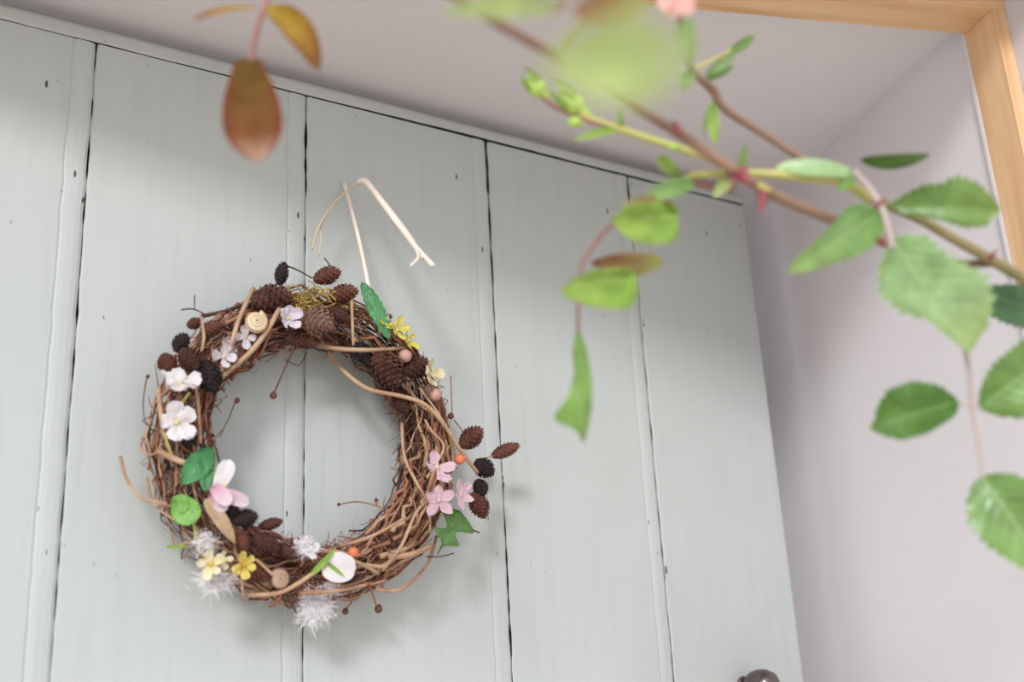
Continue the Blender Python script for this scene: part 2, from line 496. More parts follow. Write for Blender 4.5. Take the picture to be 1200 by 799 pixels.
for k in range(6):
    V, Fc, A, MI = [], [], [], []
    # columns: (offset kind, value, depth, joint nearness, dark)
    last = (k == 5)
    cols = [('L', 0.0, -0.011, 1.0), ('L', 0.0, -0.0012, 1.0), ('L', 0.0012, 0.0, 1.0), ('L', 0.006, 0.0, 0.5), ('L', 0.02, 0.0, 0.1),
            ('M', 0.5, 0.0, 0.0)]
    if not last:
        cols += [('R', 0.030, 0.0, 0.1), ('R', 0.0150, 0.0, 0.6), ('R', 0.0138, -0.0006, 0.8), ('R', 0.0125, 0.0, 0.8), ('R', 0.0095, 0.0004, 0.6), ('R', 0.005, 0.0003, 0.7), ('R', 0.002, -0.0002, 1.0),
                 ('R', 0.0, -0.0016, 1.0), ('R', 0.0, -0.011, 1.0), ('T', 0.007, -0.0112, 1.0), ('T', 0.007, -0.016, 1.0), ('R', 0.0, -0.016, 1.0), ('R', 0.0, -DT, 0.0)]
    else:
        cols += [('R', 0.02, 0.0, 0.1), ('R', 0.003, 0.0, 0.6), ('R', 0.0008, -0.0006, 0.8), ('R', 0.0, -0.0025, 0.8), ('R', 0.0, -DT, 0.0)]
    nc = len(cols) + 1
    for z in zs:
        zl = z
        L = JU[k] + wander(k, z) + gap(k, z) / 2
        Rr = JU[k + 1] + wander(k + 1, z) - gap(k + 1, z) / 2
        for (kd, o, w, near) in cols:
            u = L + o if kd == 'L' else (Rr - o if kd == 'R' else (Rr + o if kd == 'T' else (L + Rr) / 2))
            V.append(duv(u, zl, w))
            A.append((near, 0, 0))
        V.append(duv(L, zl, -DT))
        A.append((0, 0, 0))
    nr = len(zs)
    for i in range(nr - 1):
        for c in range(nc):
            c2 = (c + 1) % nc
            Fc.append([i * nc + c, (i + 1) * nc + c, (i + 1) * nc + c2, i * nc + c2])
            dark = (not last and 13 <= c <= 17) or c == 0 or c == nc - 1
            MI.append(1 if dark else 0)
    Fc.append(list(range(nc)))
    MI.append(1)
    Fc.append([(nr - 1) * nc + c for c in range(nc)][::-1])
    MI.append(1)
    o = mesh_obj('plank', V, Fc, [M['paint'], M['crack']], door, smooth=False, attr=A, midx=MI)
# capping strip along the top of the door
V, Fc, A = [], [], []
n = 120
for i in range(n + 1):
    u = DOORW * i / n
    nz = noise.noise(Vector((u * 14, 3.3, 0)))
    lo = -STRIP - 0.0009 + 0.0016 * min(max(u - 0.25, 0) / 0.3, 1) + 0.0009 * nz + 0.0003 * noise.noise(Vector((u * 60, 9.3, 0)))
    hi = -0.0008 + 0.0004 * noise.noise(Vector((u * 9, 1.3, 0)))
    for (v, w) in ((lo, -0.012), (lo, 0.0006), (lo + 0.0015, 0.0022), (hi - 0.003, 0.0022), (hi, 0.0006), (hi, -DT), (lo, -DT)):
        V.append(duv(u, v, w))
        A.append((0.75, 0, 0))
for i in range(n):
    for c in range(7):
        c2 = (c + 1) % 7
        Fc.append([i * 7 + c, i * 7 + c2, (i + 1) * 7 + c2, (i + 1) * 7 + c])
Fc.append(list(range(7))[::-1])
Fc.append([n * 7 + c for c in range(7)])
mesh_obj('top_strip', V, Fc, [M['paint'], M['crack']], door, smooth=False, attr=A, midx=[1 if c in (0, 6) else 0 for i in range(n) for c in range(7)] + [0, 0])


def lathe(name, origin, axis, prof, mat, parent, seg=28):
    axis = axis.normalized()
    s = axis.cross(UP)
    if s.length < 1e-3: s = axis.cross(Vector((1, 0, 0)))
    s.normalize()
    q = axis.cross(s)
    V, Fc = [], []
    for (r, h) in prof:
        for k in range(seg):
            a = 2 * math.pi * k / seg
            V.append(origin + axis * h + (s * math.cos(a) + q * math.sin(a)) * r)
    for i in range(len(prof) - 1):
        for k in range(seg):
            k2 = (k + 1) % seg
            Fc.append([i * seg + k, i * seg + k2, (i + 1) * seg + k2, (i + 1) * seg + k])
    Fc.append([k for k in range(seg)][::-1])
    Fc.append([(len(prof) - 1) * seg + k for k in range(seg)])
    return mesh_obj(name, V, Fc, mat, parent)


kp = on_door(892, 803, 0.020)
kb = kp - DN * 0.024
kn = lathe('door_knob', kb, DN, [(0.006, 0.0), (0.006, 0.009), (0.008, 0.012), (0.0115, 0.017), (0.0128, 0.023), (0.0128, 0.029), (0.0108, 0.035), (0.007, 0.0385), (0.001, 0.0395)], M['metal'], door)
tag(kn, 'round dark metal knob')
lathe('knob_plate', kb, DN, [(0.0075, 0.004), (0.0075, 0.0052), (0.0070, 0.006), (0.006, 0.0065)], M['metal'], kn)


# ------------------------------------------------------------------ builders for plant pieces
PROF = {
    'rose': lambda x: (x ** 0.62) * ((1 - x) ** 0.62) * 1.54,
    'oval': lambda x: (max(math.sin(math.pi * x), 0) ** 0.6),
    'petal': lambda x: (x ** 0.55) * ((1 - x ** 3.2) ** 0.5) * 1.12,
    'round': lambda x: math.sqrt(max(1 - (2 * x - 1) ** 2, 0)) ** 0.85,
    'blade': lambda x: (x ** 0.5) * ((1 - x) ** 0.75) * 1.65,
    'ivy': lambda x: max(0.0, (0.62 * math.exp(-((x - 0.62) / 0.10) ** 2) + 0.85 * math.exp(-((x - 0.22) / 0.14) ** 2) + 0.32 * (1 - x)) * min(1, x * 12) * (1 if x < 1 else 0)),
    'obov': lambda x: (0.42 + 0.58 * math.sin(math.pi * 0.5 * min(x / 0.66, 1)) ** 1.3) * (1 if x < 0.66 else max(1 - ((x - 0.66) / 0.35) ** 2.2, 0) ** 0.75) * min(1, x * 30),
    'horn': lambda x: (0.30 * (1 - x) ** 0.5 + 0.75 * math.exp(-((x - 0.70) / 0.16) ** 2)) * min(1.0, x * 7 + 0.06) * (1 - x ** 9),
}


def lerp_list(l, x):
    for (a, b), (c, d) in zip(l, l[1:]):
        if x <= c: return b + (d - b) * (x - a) / (c - a)
    return l[-1][1]


def leaf(name, base, tip, normal, width, mat, parent, shape='rose', fold=0.25, bend=0.08, wave=0.0, serr=0.0, nl=16, nw=4, twist=0.0, side=0.0, seed=None, prof=None):
    """One blade: midrib from base to tip, folded along it, bent, waved and toothed."""
    sd_ = random.random() * 50 if seed is None else seed
    t = tip - base
    Ln = t.length
    t = t / Ln
    nn = normal - t * normal.dot(t)
    nn.normalize()
    s0 = t.cross(nn)
    V, Fc, A = [], [], []
    for i in range(nl + 1):
        x = i / nl
        if prof:
            hl_, hr_ = lerp_list(prof[0], x) * width, lerp_list(prof[1], x) * width
        else:
            hl_ = hr_ = width * 0.5 * PROF[shape](x)
        a = twist * (x - 0.3)
        s = s0 * math.cos(a) + nn * math.sin(a)
        n_ = nn * math.cos(a) - s0 * math.sin(a)
        c = base + t * (Ln * x) + nn * (bend * Ln * math.sin(math.pi * x * 0.9)) + s0 * (side * Ln * math.sin(math.pi * x))
        for j in range(-nw, nw + 1):
            y = j / nw
            hw = hr_ if y > 0 else hl_
            h = hw
            if serr and abs(j) == nw:
                h = hw * (1 + serr * (1 if i % 2 else -1))
            wv = wave * (2 * max(hl_, hr_) if prof else width) * noise.noise(Vector((x * 3.2 + sd_, y * 1.8, sd_ * 0.7)))
            V.append(c + s * (y * h) + n_ * (abs(y) * h * fold - 0.35 * fold * h * y * y + wv * (0.4 + abs(y))))
            A.append((x, abs(y), 0))
    m = 2 * nw + 1
    for i in range(nl):
        for j in range(m - 1):
            Fc.append([i * m + j, i * m + j + 1, (i + 1) * m + j + 1, (i + 1) * m + j])
    return mesh_obj(name, V, Fc, mat, parent, attr=A)


def cam_n(p, axis, roll):
    """a normal that looks to the camera, rolled about the blade's axis"""
    v = (CAM - p).normalized()
    a = axis.normalized()
    v = (v - a * v.dot(a)).normalized()
    return Matrix.Rotation(math.radians(roll), 3, a) @ v


def px_leaf(name, b, t, w, mat, parent, roll=0, **kw):
    """b, t = (px, py, depth); w = width in photo pixels"""
    B, T = at(*b), at(*t)
    d = (b[2] + t[2]) / 2
    return leaf(name, B, T, cam_n((B + T) / 2, T - B, roll), w * d / F, M[mat], parent, **kw)


# ------------------------------------------------------------------ wreath
CU, CV, RW, RT = 0.3795, -0.2835, 0.0862, 0.0180
WC = duv(CU, CV, 0.0)
wreath = empty('wreath', duv(CU, CV - RW, 0.0))
tag(wreath, 'round twig wreath with cones, blossoms and feathers hanging on the plank door', 'wreath')


def ring(th, rho, phi):
    """th around the ring, (rho, phi) in the cross section of the bundle"""
    rr = RW + rho * math.cos(phi)
    return duv(CU + rr * math.cos(th), CV + rr * math.sin(th), RT + 0.003 + rho * math.sin(phi))


def ring_twig(th0, span, rho, phi0, k, rad, wob, flare=0.0):
    pts = []
    n_ = max(6, int(abs(span) * 9))
    s = random.random() * 100
    for i in range(n_ + 1):
        f = i / n_
        th = th0 + span * f
        r = rho * (1 + wob * noise.noise(Vector((s, f * 4, 0))))
        ends = max(0, (f - 0.82) / 0.18) + max(0, (0.15 - f) / 0.15)
        r += flare * ends
        ph = phi0 + k * f + wob * 1.6 * noise.noise(Vector((s + 9, f * 4, 5)))
        p = ring(th, r, ph)
        w = (p - HINGE).dot(DN)
        if w < 0.002: p = p + DN * (0.002 - w)
        pts.append((p, rad * (1 - 0.45 * f)))
    return pts


# a dense core of fine twigs nobody could count
V, Fc = [], []
MI = []
mats = [M['tw_dark'], M['tw_red'], M['tw_mid']]
for i in range(420):
    nf = len(Fc)
    pts = ring_twig(random.uniform(0, 6.28), random.choice((-1, 1)) * random.uniform(0.4, 1.5), RT * math.sqrt(random.uniform(0.05, 0.75)),
                    random.uniform(0, 6.28), random.uniform(-2.5, 2.5), random.uniform(0.0004, 0.0010), 0.40)
    tube_geo(pts, V, Fc, 4)
    MI += [random.choice((0, 0, 0, 1, 1, 2))] * (len(Fc) - nf)
# hair-fine rootlets over the surface
for i in range(260):
    nf = len(Fc)
    th = random.uniform(0, 6.28)
    pts = ring_twig(th, random.choice((-1, 1)) * random.uniform(0.12, 0.5), RT * random.uniform(0.85, 1.12), random.uniform(-0.6, math.pi + 0.6),
                    random.uniform(-3.0, 3.0), random.uniform(0.00018, 0.00045), 0.55, random.choice((0, 0.001, 0.003)))
    tube_geo(pts, V, Fc, 4)
    MI += [random.choice((0, 1, 1, 2))] * (len(Fc) - nf)
core = mesh_obj('twig_tangle', V, Fc, mats, wreath, midx=MI)
tag(core, kind='stuff')
for i in range(170):
    th = random.uniform(0, 6.28)
    lower_right = math.cos(th + 0.9) > 0.2
    mt = random.choice(('tw_red', 'tw_red', 'tw_red', 'tw_mid', 'tw_mid', 'tw_dark') if lower_right else ('tw_dark', 'tw_dark', 'tw_red', 'tw_red', 'tw_mid'))
    sp = random.choice((-1, 1)) * random.uniform(0.22, 1.0)
    pts = ring_twig(th - sp / 2, sp, RT * random.uniform(0.80, 1.12), random.uniform(-0.5, math.pi + 0.5), random.choice((-1, 1)) * random.uniform(0.1, 2.2),
                    random.uniform(0.0006, 0.0015), 0.36, random.choice((0, 0, 0.001, 0.003)))
    V, Fc = [], []
    tube_geo(pts, V, Fc, 5)
    mesh_obj('twig', V, Fc, M[mt], wreath)
# a few thick bare sticks, most of them lower right
for i in range(26):
    th = random.uniform(-1.7, 0.3) if i < 18 else random.uniform(0.4, 4.4)
    sp = random.choice((-1, 1)) * random.uniform(0.35, 0.8)
    V, Fc = [], []
    tube_geo(ring_twig(th - sp / 2, sp, RT * random.uniform(0.98, 1.10), random.uniform(0.2, math.pi - 0.2), random.uniform(-0.9, 0.9), random.uniform(0.0014, 0.0021), 0.22), V, Fc, 6)
    mesh_obj('twig', V, Fc, M[random.choice(('tw_red', 'tw_mid', 'tw_mid', 'tw_red', 'tw_tan'))], wreath)
# short strays standing off the bundle
for i in range(46):
    th = random.uniform(0, 6.28)
    ph = random.choice((random.uniform(-0.5, 0.9), random.uniform(2.2, 3.6)))
    a = ring(th, RT * 0.7, ph)
    b = ring(th + random.uniform(-0.28, 0.28), RT * random.uniform(1.15, 1.5), ph + random.uniform(-0.5, 0.5))
    for q in (a, b):
        w = (q - HINGE).dot(DN)
        if w < 0.002: q += DN * (0.002 - w)
    mid = (a + b) / 2 + Vector((random.uniform(-1, 1), random.uniform(-1, 1), random.uniform(-1, 1))) * 0.003
    tube('twig', [(a, 0.0005), (mid, 0.0004), (b, 0.00025)], M[random.choice(('tw_dark', 'tw_red', 'tw_red'))], wreath, 5, 3)


def wp(px, py, w):
    return on_door(px, py, w)


def stalk(pts, rad, mat, name='twig', taper=0.8, seg=6):
    """twig through (px, py, offset from the door) points"""
    n_ = len(pts)
    return tube(name, [(wp(*p), rad * (1 - (1 - taper) * i / (n_ - 1))) for i, p in enumerate(pts)], M[mat], wreath, seg, 6)


# the tan stalks woven over the front
for pts, rad, mt in (
    ([(338, 336, .040), (322, 372, .049), (296, 410, .047), (262, 440, .040), (238, 466, .030)], .0019, 'tw_tan'),
    ([(297, 338, .036), (281, 372, .046), (268, 412, .046), (257, 440, .038)], .0016, 'tw_tan'),
    ([(372, 404, .036), (400, 409, .047), (440, 410, .048), (474, 408, .040)], .0017, 'tw_tan'),
    ([(384, 412, .020), (404, 436, .032), (432, 456, .040), (470, 464, .048), (498, 474, .050), (520, 497, .050), (540, 528, .048), (560, 554, .044)], .0017, 'tw_tan'),
    ([(492, 455, .044), (512, 482, .051), (530, 512, .050)], .0009, 'tw_tan'),
    ([(471, 495, .028), (474, 535, .036), (488, 565, .044), (502, 592, .044), (504, 625, .040)], .0013, 'tw_tan'),
    ([(288, 697, .040), (325, 695, .047), (352, 682, .051), (378, 664, .052), (408, 655, .050), (444, 672, .044)], .0015, 'tw_tan'),
    ([(141, 535, .020), (148, 560, .026), (165, 583, .034), (196, 590, .042)], .0011, 'tw_tan'),
    ([(172, 560, .020), (180, 590, .030), (205, 610, .040)], .0010, 'tw_tan'),
    ([(185, 528, .036), (210, 540, .046), (236, 548, .048)], .0021, 'tw_tan'),
    ([(170, 510, .020), (165, 525, .022), (178, 533, .030), (190, 520, .034)], .0008, 'tw_mid'),
    ([(186, 455, .036), (188, 480, .044), (192, 512, .044)], .0016, 'tw_tan'),
    ([(226, 440, .044), (232, 470, .046), (235, 520, .042)], .0012, 'tw_mid'),
    ([(455, 652, .044), (480, 650, .050), (505, 640, .046)], .0022, 'tw_mid'),
    ([(448, 668, .040), (470, 640, .051), (488, 600, .050), (505, 585, .044)], .0013, 'tw_tan'),
    ([(440, 690, .030), (470, 690, .036), (500, 662, .032), (512, 628, .026)], .0014, 'tw_mid'),
    ([(398, 640, .036), (436, 628, .046), (476, 606, .050)], .0013, 'tw_mid'),
    ([(236, 372, .040), (239, 395, .044), (236, 412, .042)], .0011, 'tw_tan'),
    ([(205, 640, .036), (232, 634, .046), (262, 636, .046)], .0009, 'tw_tan'),
    ([(300, 655, .047), (318, 672, .049), (330, 684, .049)], .0010, 'tw_tan'),
    ([(283, 672, .046), (284, 690, .047), (286, 702, .040)], .0008, 'tw_tan'),
    ([(412, 350, .044), (413, 380, .048), (414, 405, .046)], .0012, 'tw_tan'),
    ([(350, 695, .044), (395, 692, .048), (430, 685, .046)], .0016, 'tw_mid'),
    ([(500, 560, .050), (520, 525, .052), (506, 505, .050), (498, 492, .046)], .0010, 'tw_tan'),
    # dark strays with a bud at the end
    ([(352, 398, .034), (340, 418, .036), (330, 440, .036), (321, 461, .034)], .0007, 'tw_dark'),
    ([(334, 421, .036), (350, 428, .030), (360, 412, .026)], .0004, 'tw_dark'),
    ([(298, 427, .036), (290, 434, .038), (272, 438, .038)], .0006, 'tw_dark'),
    ([(276, 470, .030), (268, 490, .032), (257, 512, .034)], .00035, 'tw_dark'),
    ([(238, 500, .036), (250, 518, .040), (258, 545, .042)], .0008, 'tw_dark'),
    ([(238, 478, .030), (242, 492, .034), (238, 504, .036)], .0009, 'tw_dark'),
    ([(397, 591, .024), (422, 588, .030), (455, 597, .036)], .0005, 'tw_red'),
    ([(441, 585, .033), (441, 592, .033)], .0010, 'tw_red'),
    ([(334, 311, .034), (348, 316, .034), (366, 326, .036)], .0006, 'tw_dark'),
    ([(380, 302, .034), (387, 312, .036), (392, 326, .038)], .0005, 'tw_dark'),
    ([(212, 363, .028), (226, 362, .030), (240, 368, .034)], .0005, 'tw_dark'),
    ([(228, 346, .026), (228, 362, .030)], .0004, 'tw_dark'),
    ([(172, 442, .026), (168, 470, .026), (170, 492, .028), (180, 505, .034)], .00035, 'tw_dark'),
    ([(528, 440, .030), (529, 462, .034), (530, 490, .038)], .0005, 'tw_red'),
    ([(532, 492, .034), (540, 502, .038), (548, 512, .04)], .0004, 'tw_dark'),
    ([(540, 600, .044), (550, 618, .042), (562, 624, .036)], .0006, 'tw_dark'),
    ([(500, 652, .032), (516, 652, .030), (532, 648, .028)], .0005, 'tw_dark'),
    ([(332, 690, .040), (340, 706, .038), (348, 718, .034)], .0009, 'tw_dark'),
    ([(315, 712, .034), (325, 706, .036), (330, 696, .038)], .0009, 'tw_red'),
    ([(408, 690, .036), (412, 704, .032), (404, 716, .030)], .0008, 'tw_red'),
    ([(432, 682, .036), (438, 700, .030), (442, 712, .028)], .0008, 'tw_red'),
    ([(448, 372, .036), (455, 368, .036), (458, 371, .036)], .0005, 'tw_red'),
    ([(200, 612, .034), (196, 605, .030), (190, 602, .028)], .0007, 'tw_dark'),
    ([(213, 655, .030), (214, 645, .034), (220, 636, .04)], .0006, 'tw_dark'),
    ([(330, 694, .03), (338, 712, .03), (352, 708, .026)], .0006, 'tw_dark'),
):
    stalk(pts, rad, mt)
for (px, py, w, r) in ((320, 463, .034, 4.5), (277, 469, .030, 3.4), (172, 441, .026, 2.6), (441, 586, .033, 2.6), (397, 591, .024, 2.2), (458, 371, .036, 2.2), (404, 716, .030, 4), (442, 713, .028, 5), (527, 487, .036, 4), (190, 602, .028, 3)):
    p = wp(px, py, w)
    r *= depth_of(p) / F
    lathe('twig_bud', p - UP * r, Vector((random.uniform(-.5, .5), 0, 1)), [(r * .3, 0), (r * .8, r * .4), (r, r), (r * .7, r * 1.6), (r * .15, r * 2.1)], M['tw_dark'], wreath, 8)

# moss strands at the top
for i in range(60):
    a = wp(random.uniform(346, 402), random.uniform(338, 366), random.uniform(.036, .046))
    b = a + Vector((random.uniform(-.012, .012), random.uniform(-.006, .006), random.uniform(-.008, .008)))
    c = (a + b) / 2 + Vector((random.uniform(-.003, .003), -.002, random.uniform(-.003, .003)))
    if i == 0: V, Fc = [], []
    tube_geo(smooth_path([(a, .0006), (c, .0006), (b, .0003)], 3), V, Fc, 4)
mo = mesh_obj('moss', V, Fc, M['moss'], wreath)
tag(mo, 'yellow-brown moss strands', kind='stuff')


def cone(px, py, w, dx, dy, ln, wd, mat, dz=0.3, scales=84, size=0.72):
    """an alder cone: spindle with spiral scales; (dx, dy) its axis in the door plane"""
    p = wp(px, py, w)
    k = depth_of(p) / F
    ln *= k
    wd *= k
    ax = (DU * dx - UP * dy + DN * dz).normalized()
    s = ax.cross(Vector((0.3, 0.9, 0.2))).normalized()
    q = ax.cross(s)
    V, Fc = [], []
    prof = lambda t: wd * 0.5 * (math.sin(math.pi * (0.06 + 0.9 * t)) ** 0.62)
    seg, rows = 10, 8
    for i in range(rows + 1):
        t = i / rows
        for j in range(seg):
            a = 2 * math.pi * j / seg
            V.append(p + ax * ((t - 0.5) * ln) + (s * math.cos(a) + q * math.sin(a)) * prof(t) * 0.86)
    for i in range(rows):
        for j in range(seg):
            j2 = (j + 1) % seg
            Fc.append([i * seg + j, i * seg + j2, (i + 1) * seg + j2, (i + 1) * seg + j])
    Fc.append(list(range(seg))[::-1])
    Fc.append([rows * seg + j for j in range(seg)])
    for i in range(scales):
        t = (i + 0.5) / scales
        a = i * 2.39996
        r = prof(t)
        rd = s * math.cos(a) + q * math.sin(a)
        tg = ax.cross(rd)
        c = p + ax * ((t - 0.5) * ln) + rd * (r * 0.82)
        hw = max(r, wd * 0.2) * 0.42 * size
        hl = ln * 0.115 * size
        b = len(V)
        V += [c - tg * hw * .7 - ax * hl * .5, c + tg * hw * .7 - ax * hl * .5, c + tg * hw + ax * hl * .6 + rd * r * .16, c - tg * hw + ax * hl * .6 + rd * r * .16,
              c + ax * hl * 0.95 + rd * r * .12, c + ax * hl * .25 + rd * r * 0.30]
        Fc += [[b, b + 1, b + 5], [b + 1, b + 2, b + 5], [b + 2, b + 4, b + 5], [b + 4, b + 3, b + 5], [b + 3, b, b + 5]]
    return mesh_obj('cone', V, Fc, M[mat], wreath, smooth=False)


for c in (
    (330, 321, .036, .1, -1, 27, 16, 'cone_k'), (383, 323, .038, 1, -.45, 32, 21, 'cone_b'), (372, 376, .049, .3, .2, 40, 34, 'cone_g'),
    (318, 350, .043, 1, -.2, 46, 34, 'cone'), (228, 379, .038, 1, -.4, 18, 14, 'cone'), (212, 402, .040, .4, -1, 24, 20, 'cone_k'),
    (196, 426, .042, .3, 1, 26, 22, 'cone_b'), (222, 421, .046, .6, .8, 30, 24, 'cone'), (244, 440, .044, .3, 1, 40, 30, 'cone_k'),
    (247, 385, .040, 1, -.6, 26, 18, 'cone_b'), (402, 344, .042, 1, -.3, 34, 22, 'cone_b'), (453, 433, .047, .6, .8, 46, 36, 'cone'),
    (487, 430, .045, .8, -.4, 32, 28, 'cone'), (552, 513, .038, .8, -.75, 32, 24, 'cone_b'), (592, 528, .036, 1, -.42, 35, 16, 'cone_b'),
    (567, 548, .042, .7, .5, 26, 23, 'cone_k'), (563, 571, .040, .3, 1, 20, 18, 'cone_k'), (561, 591, .038, .35, 1, 32, 23, 'cone_b'),
    (287, 607, .048, 1, -.2, 28, 21, 'cone_k'), (317, 614, .044, 1, -.28, 27, 14, 'cone'), (311, 636, .048, 1, .5, 32, 25, 'cone'),
    (284, 634, .048, .2, 1, 30, 18, 'cone_b'), (334, 645, .044, 1, .6, 28, 16, 'cone'), (268, 596, .046, .8, .6, 26, 18, 'cone_k'),
    (506, 460, .048, .6, .8, 20, 18, 'cone_g'), (470, 470, .040, .4, 1, 30, 20, 'cone'), (352, 400, .040, 1, .2, 34, 16, 'cone'), (396, 368, .044, .8, .5, 30, 18, 'cone'),
    (426, 415, .040, .5, .9, 34, 18, 'cone_k'), (218, 512, .042, .3, 1, 26, 20, 'cone_k'), (300, 672, .042, .8, .4, 30, 20, 'cone_b'),
):
    cone(*c)
stalk([(552, 545, .040), (566, 538, .038), (578, 534, .036)], .0008, 'tw_tan')
stalk([(292, 618, .046), (304, 618, .045), (318, 616, .044)], .0008, 'tw_dark')
stalk([(275, 590, .044), (290, 618, .046), (320, 645, .046)], .0013, 'tw_dark')


def shell(px, py, w, size, mat, turn=0.0):
    """snail shell: a flattening spiral tube growing outwards, with a darker seam"""
    p = wp(px, py, w)
    k = depth_of(p) / F
    R0 = size * 0.5 * k
    path, seam = [], []
    for i in range(66):
        a = i * 0.30
        g = 0.13 + 0.87 * (i / 65) ** 1.25
        rr = R0 * 0.66 * g
        tr = R0 * 0.37 * g
        c = p + DU * (rr * math.cos(a + turn)) + UP * (rr * math.sin(a + turn)) + DN * (R0 * 0.55 * (1 - g))
        path.append((c, tr))
        seam.append((p + DU * ((rr + tr * .80) * math.cos(a + turn)) + UP * ((rr + tr * .80) * math.sin(a + turn)) + DN * (R0 * 0.55 * (1 - g) + tr * .60), tr * .09))
    V, Fc = [], []
    tube_geo(path, V, Fc, 10)
    o = mesh_obj('snail_shell', V, Fc, M[mat], wreath)
    V, Fc = [], []
    tube_geo(seam, V, Fc, 5)
    mesh_obj('shell_seam', V, Fc, M['seam'], o)
    return o


tag(shell(299, 377, .050, 32, 'shell', 0.6), 'cream coiled snail shell')
tag(shell(327, 679, .048, 27, 'shell_b', 2.0), 'brown coiled snail shell')


def flower(px, py, w, n_, rad, mat, tilt=(0, 0), cup=0.35, wid=0.9, shape='petal', rot=0.0, centre='pt_cream', cr=0.16, label=None, jit=0.35, name='flower', wave=0.22, back=None):
    p = wp(px, py, w)
    k = depth_of(p) / F
    rad *= k
    nrm = (DN + DU * tilt[0] - UP * tilt[1]).normalized()
    ex = (DU - nrm * DU.dot(nrm)).normalized()
    ey = nrm.cross(ex)
    V, Fc = [], []
    root = lathe(name, p - nrm * rad * 0.05, nrm, [(rad * cr * .5, 0), (rad * cr, rad * .05), (rad * cr * .8, rad * .16), (rad * cr * .15, rad * .22)], M[centre], wreath, 10)
    if label: tag(root, label)
    for i in range(n_):
        a = rot + 2 * math.pi * i / n_ + random.uniform(-jit, jit) * 0.6
        d = ex * math.cos(a) + ey * math.sin(a)
        rl = rad * random.uniform(1 - jit * .6, 1 + jit * .4)
        cu = cup + random.uniform(-.1, .1)
        leaf('petal', p + d * rad * .05, p + d * rl * math.cos(cu) + nrm * rl * math.sin(cu), nrm - d * 0.3, rl * wid, M[mat], root, shape, fold=0.18, bend=-0.10, wave=wave, nl=8, nw=3)
    return root


flower(337, 373, .052, 5, 19, 'pt_lilac', (0.2, 0.0), .5, label='small lilac-white blossom', rot=.4)
flower(262, 418, .046, 4, 19, 'pt_lilac', (0.1, 0.2), .4, label='half-hidden pale lilac blossom')
flower(288, 395, .044, 4, 14, 'pt_lilac', (-0.2, 0.2), .3, label='pale lilac blossom under the stalks')
flower(211, 450, .052, 5, 27, 'pt_white', (0.0, -0.9), .35, label='upper white five-petalled blossom', rot=.3, wid=1.0)
flower(207, 495, .054, 5, 25, 'pt_white', (0.1, 0.0), .25, label='lower white blossom with yellow centre', rot=.6, wid=1.05)
# magnolia-like bloom
mp_ = wp(262, 570, .052)
mg = lathe('flower', mp_, DN, [(0.001, 0), (0.002, 0.001), (0.0015, 0.003), (0.0004, 0.004)], M['pt_cream'], wreath, 10)
tag(mg, 'pink and white magnolia-like bloom')


def wleaf(name, b, t, wpx, mat, parent=None, tilt=(0, 0), **kw):
    B, T = wp(*b), wp(*t)
    k = depth_of((B + T) / 2) / F
    return leaf(name, B, T, (DN * 1.0 + DU * tilt[0] - UP * tilt[1] + (CAM - B).normalized() * .5), wpx * k, M[mat], parent or wreath, **kw)


wleaf('petal', (252, 578, .050), (270, 538, .056), 27, 'pt_white', mg, (-.2, 0), shape='petal', fold=.3, bend=.1, wave=.08)
wleaf('petal', (246, 566, .050), (270, 592, .058), 24, 'pt_mag', mg, (0, .2), shape='petal', fold=.3, bend=.12, wave=.08)
wleaf('petal', (246, 572, .052), (292, 590, .056), 22, 'pt_mag', mg, (.2, .3), shape='petal', fold=.25, bend=.10, wave=.08)
wleaf('petal', (244, 578, .048), (266, 598, .054), 22, 'pt_mag', mg, (0, .5), shape='petal', fold=.2, bend=.06, wave=.08)
wleaf('petal', (252, 556, .046), (250, 578, .052), 18, 'pt_white', mg, (-.3, 0), shape='petal', fold=.3, bend=.1, wave=.08)
flower(512, 548, .054, 4, 23, 'pt_pink', (0.0, -0.5), .35, label='upper pink blossom', rot=.1, wid=.85)
flower(514, 586, .055, 5, 23, 'pt_pink', (-0.1, 0.1), .25, label='lower pink blossom with pointed petals', rot=1.7, wid=.62, shape='oval', centre='pt_pink')
flower(540, 580, .054, 5, 18, 'pt_pink', (0.3, 0.0), .3, label='small pink blossom beside the cones', rot=.7, wid=.55, shape='oval', centre='pt_pink')
flower(357, 643, .046, 5, 17, 'pt_white', (0.2, -0.5), .45, label='small white blossom at the inner rim', rot=.2)
# round white petals with a lime stripe
pb = wleaf('petal', (376, 664, .052), (417, 666, .055), 34, 'pt_white', None, (0, .1), shape='round', fold=.18, bend=.05, wave=.05)
tag(pb, 'round white petal')
wleaf('petal', (382, 652, .050), (404, 650, .052), 9, 'pt_white', None, (0, .1), shape='round', fold=.18, bend=.05)
wleaf('stripe', (382, 658, .0535), (404, 676, .056), 6, 'lf_lime', pb, (0, .1), shape='blade', fold=.1, bend=.05, nl=8, nw=2)
flower(465, 387, .050, 5, 17, 'pt_ylw_g', (0.2, -0.1), .5, label='acid yellow blossom by the green leaf', rot=.3, wid=.6)
flower(478, 399, .048, 5, 15, 'pt_ylw_g', (0.4, 0.1), .5, label='acid yellow blossom above the berry', rot=.9, wid=.6)
flower(453, 380, .048, 4, 11, 'pt_ylw_g', (0.0, -0.4), .5, rot=.1, wid=.6)
flower(502, 438, .048, 5, 20, 'pt_cream', (0.5, 0.1), .5, label='pale cream blossom on the right rim', rot=.3, wid=.75)
flower(286, 661, .054, 5, 18, 'pt_yel', (0.1, 0.2), .45, label='yellow primrose-like blossom', rot=.9, wid=.8, centre='pt_yel')
flower(247, 661, .052, 5, 19, 'pt_cream', (-0.2, 0.1), .4, label='faded cream-yellow blossom', rot=.5, wid=.8, centre='pt_yel')
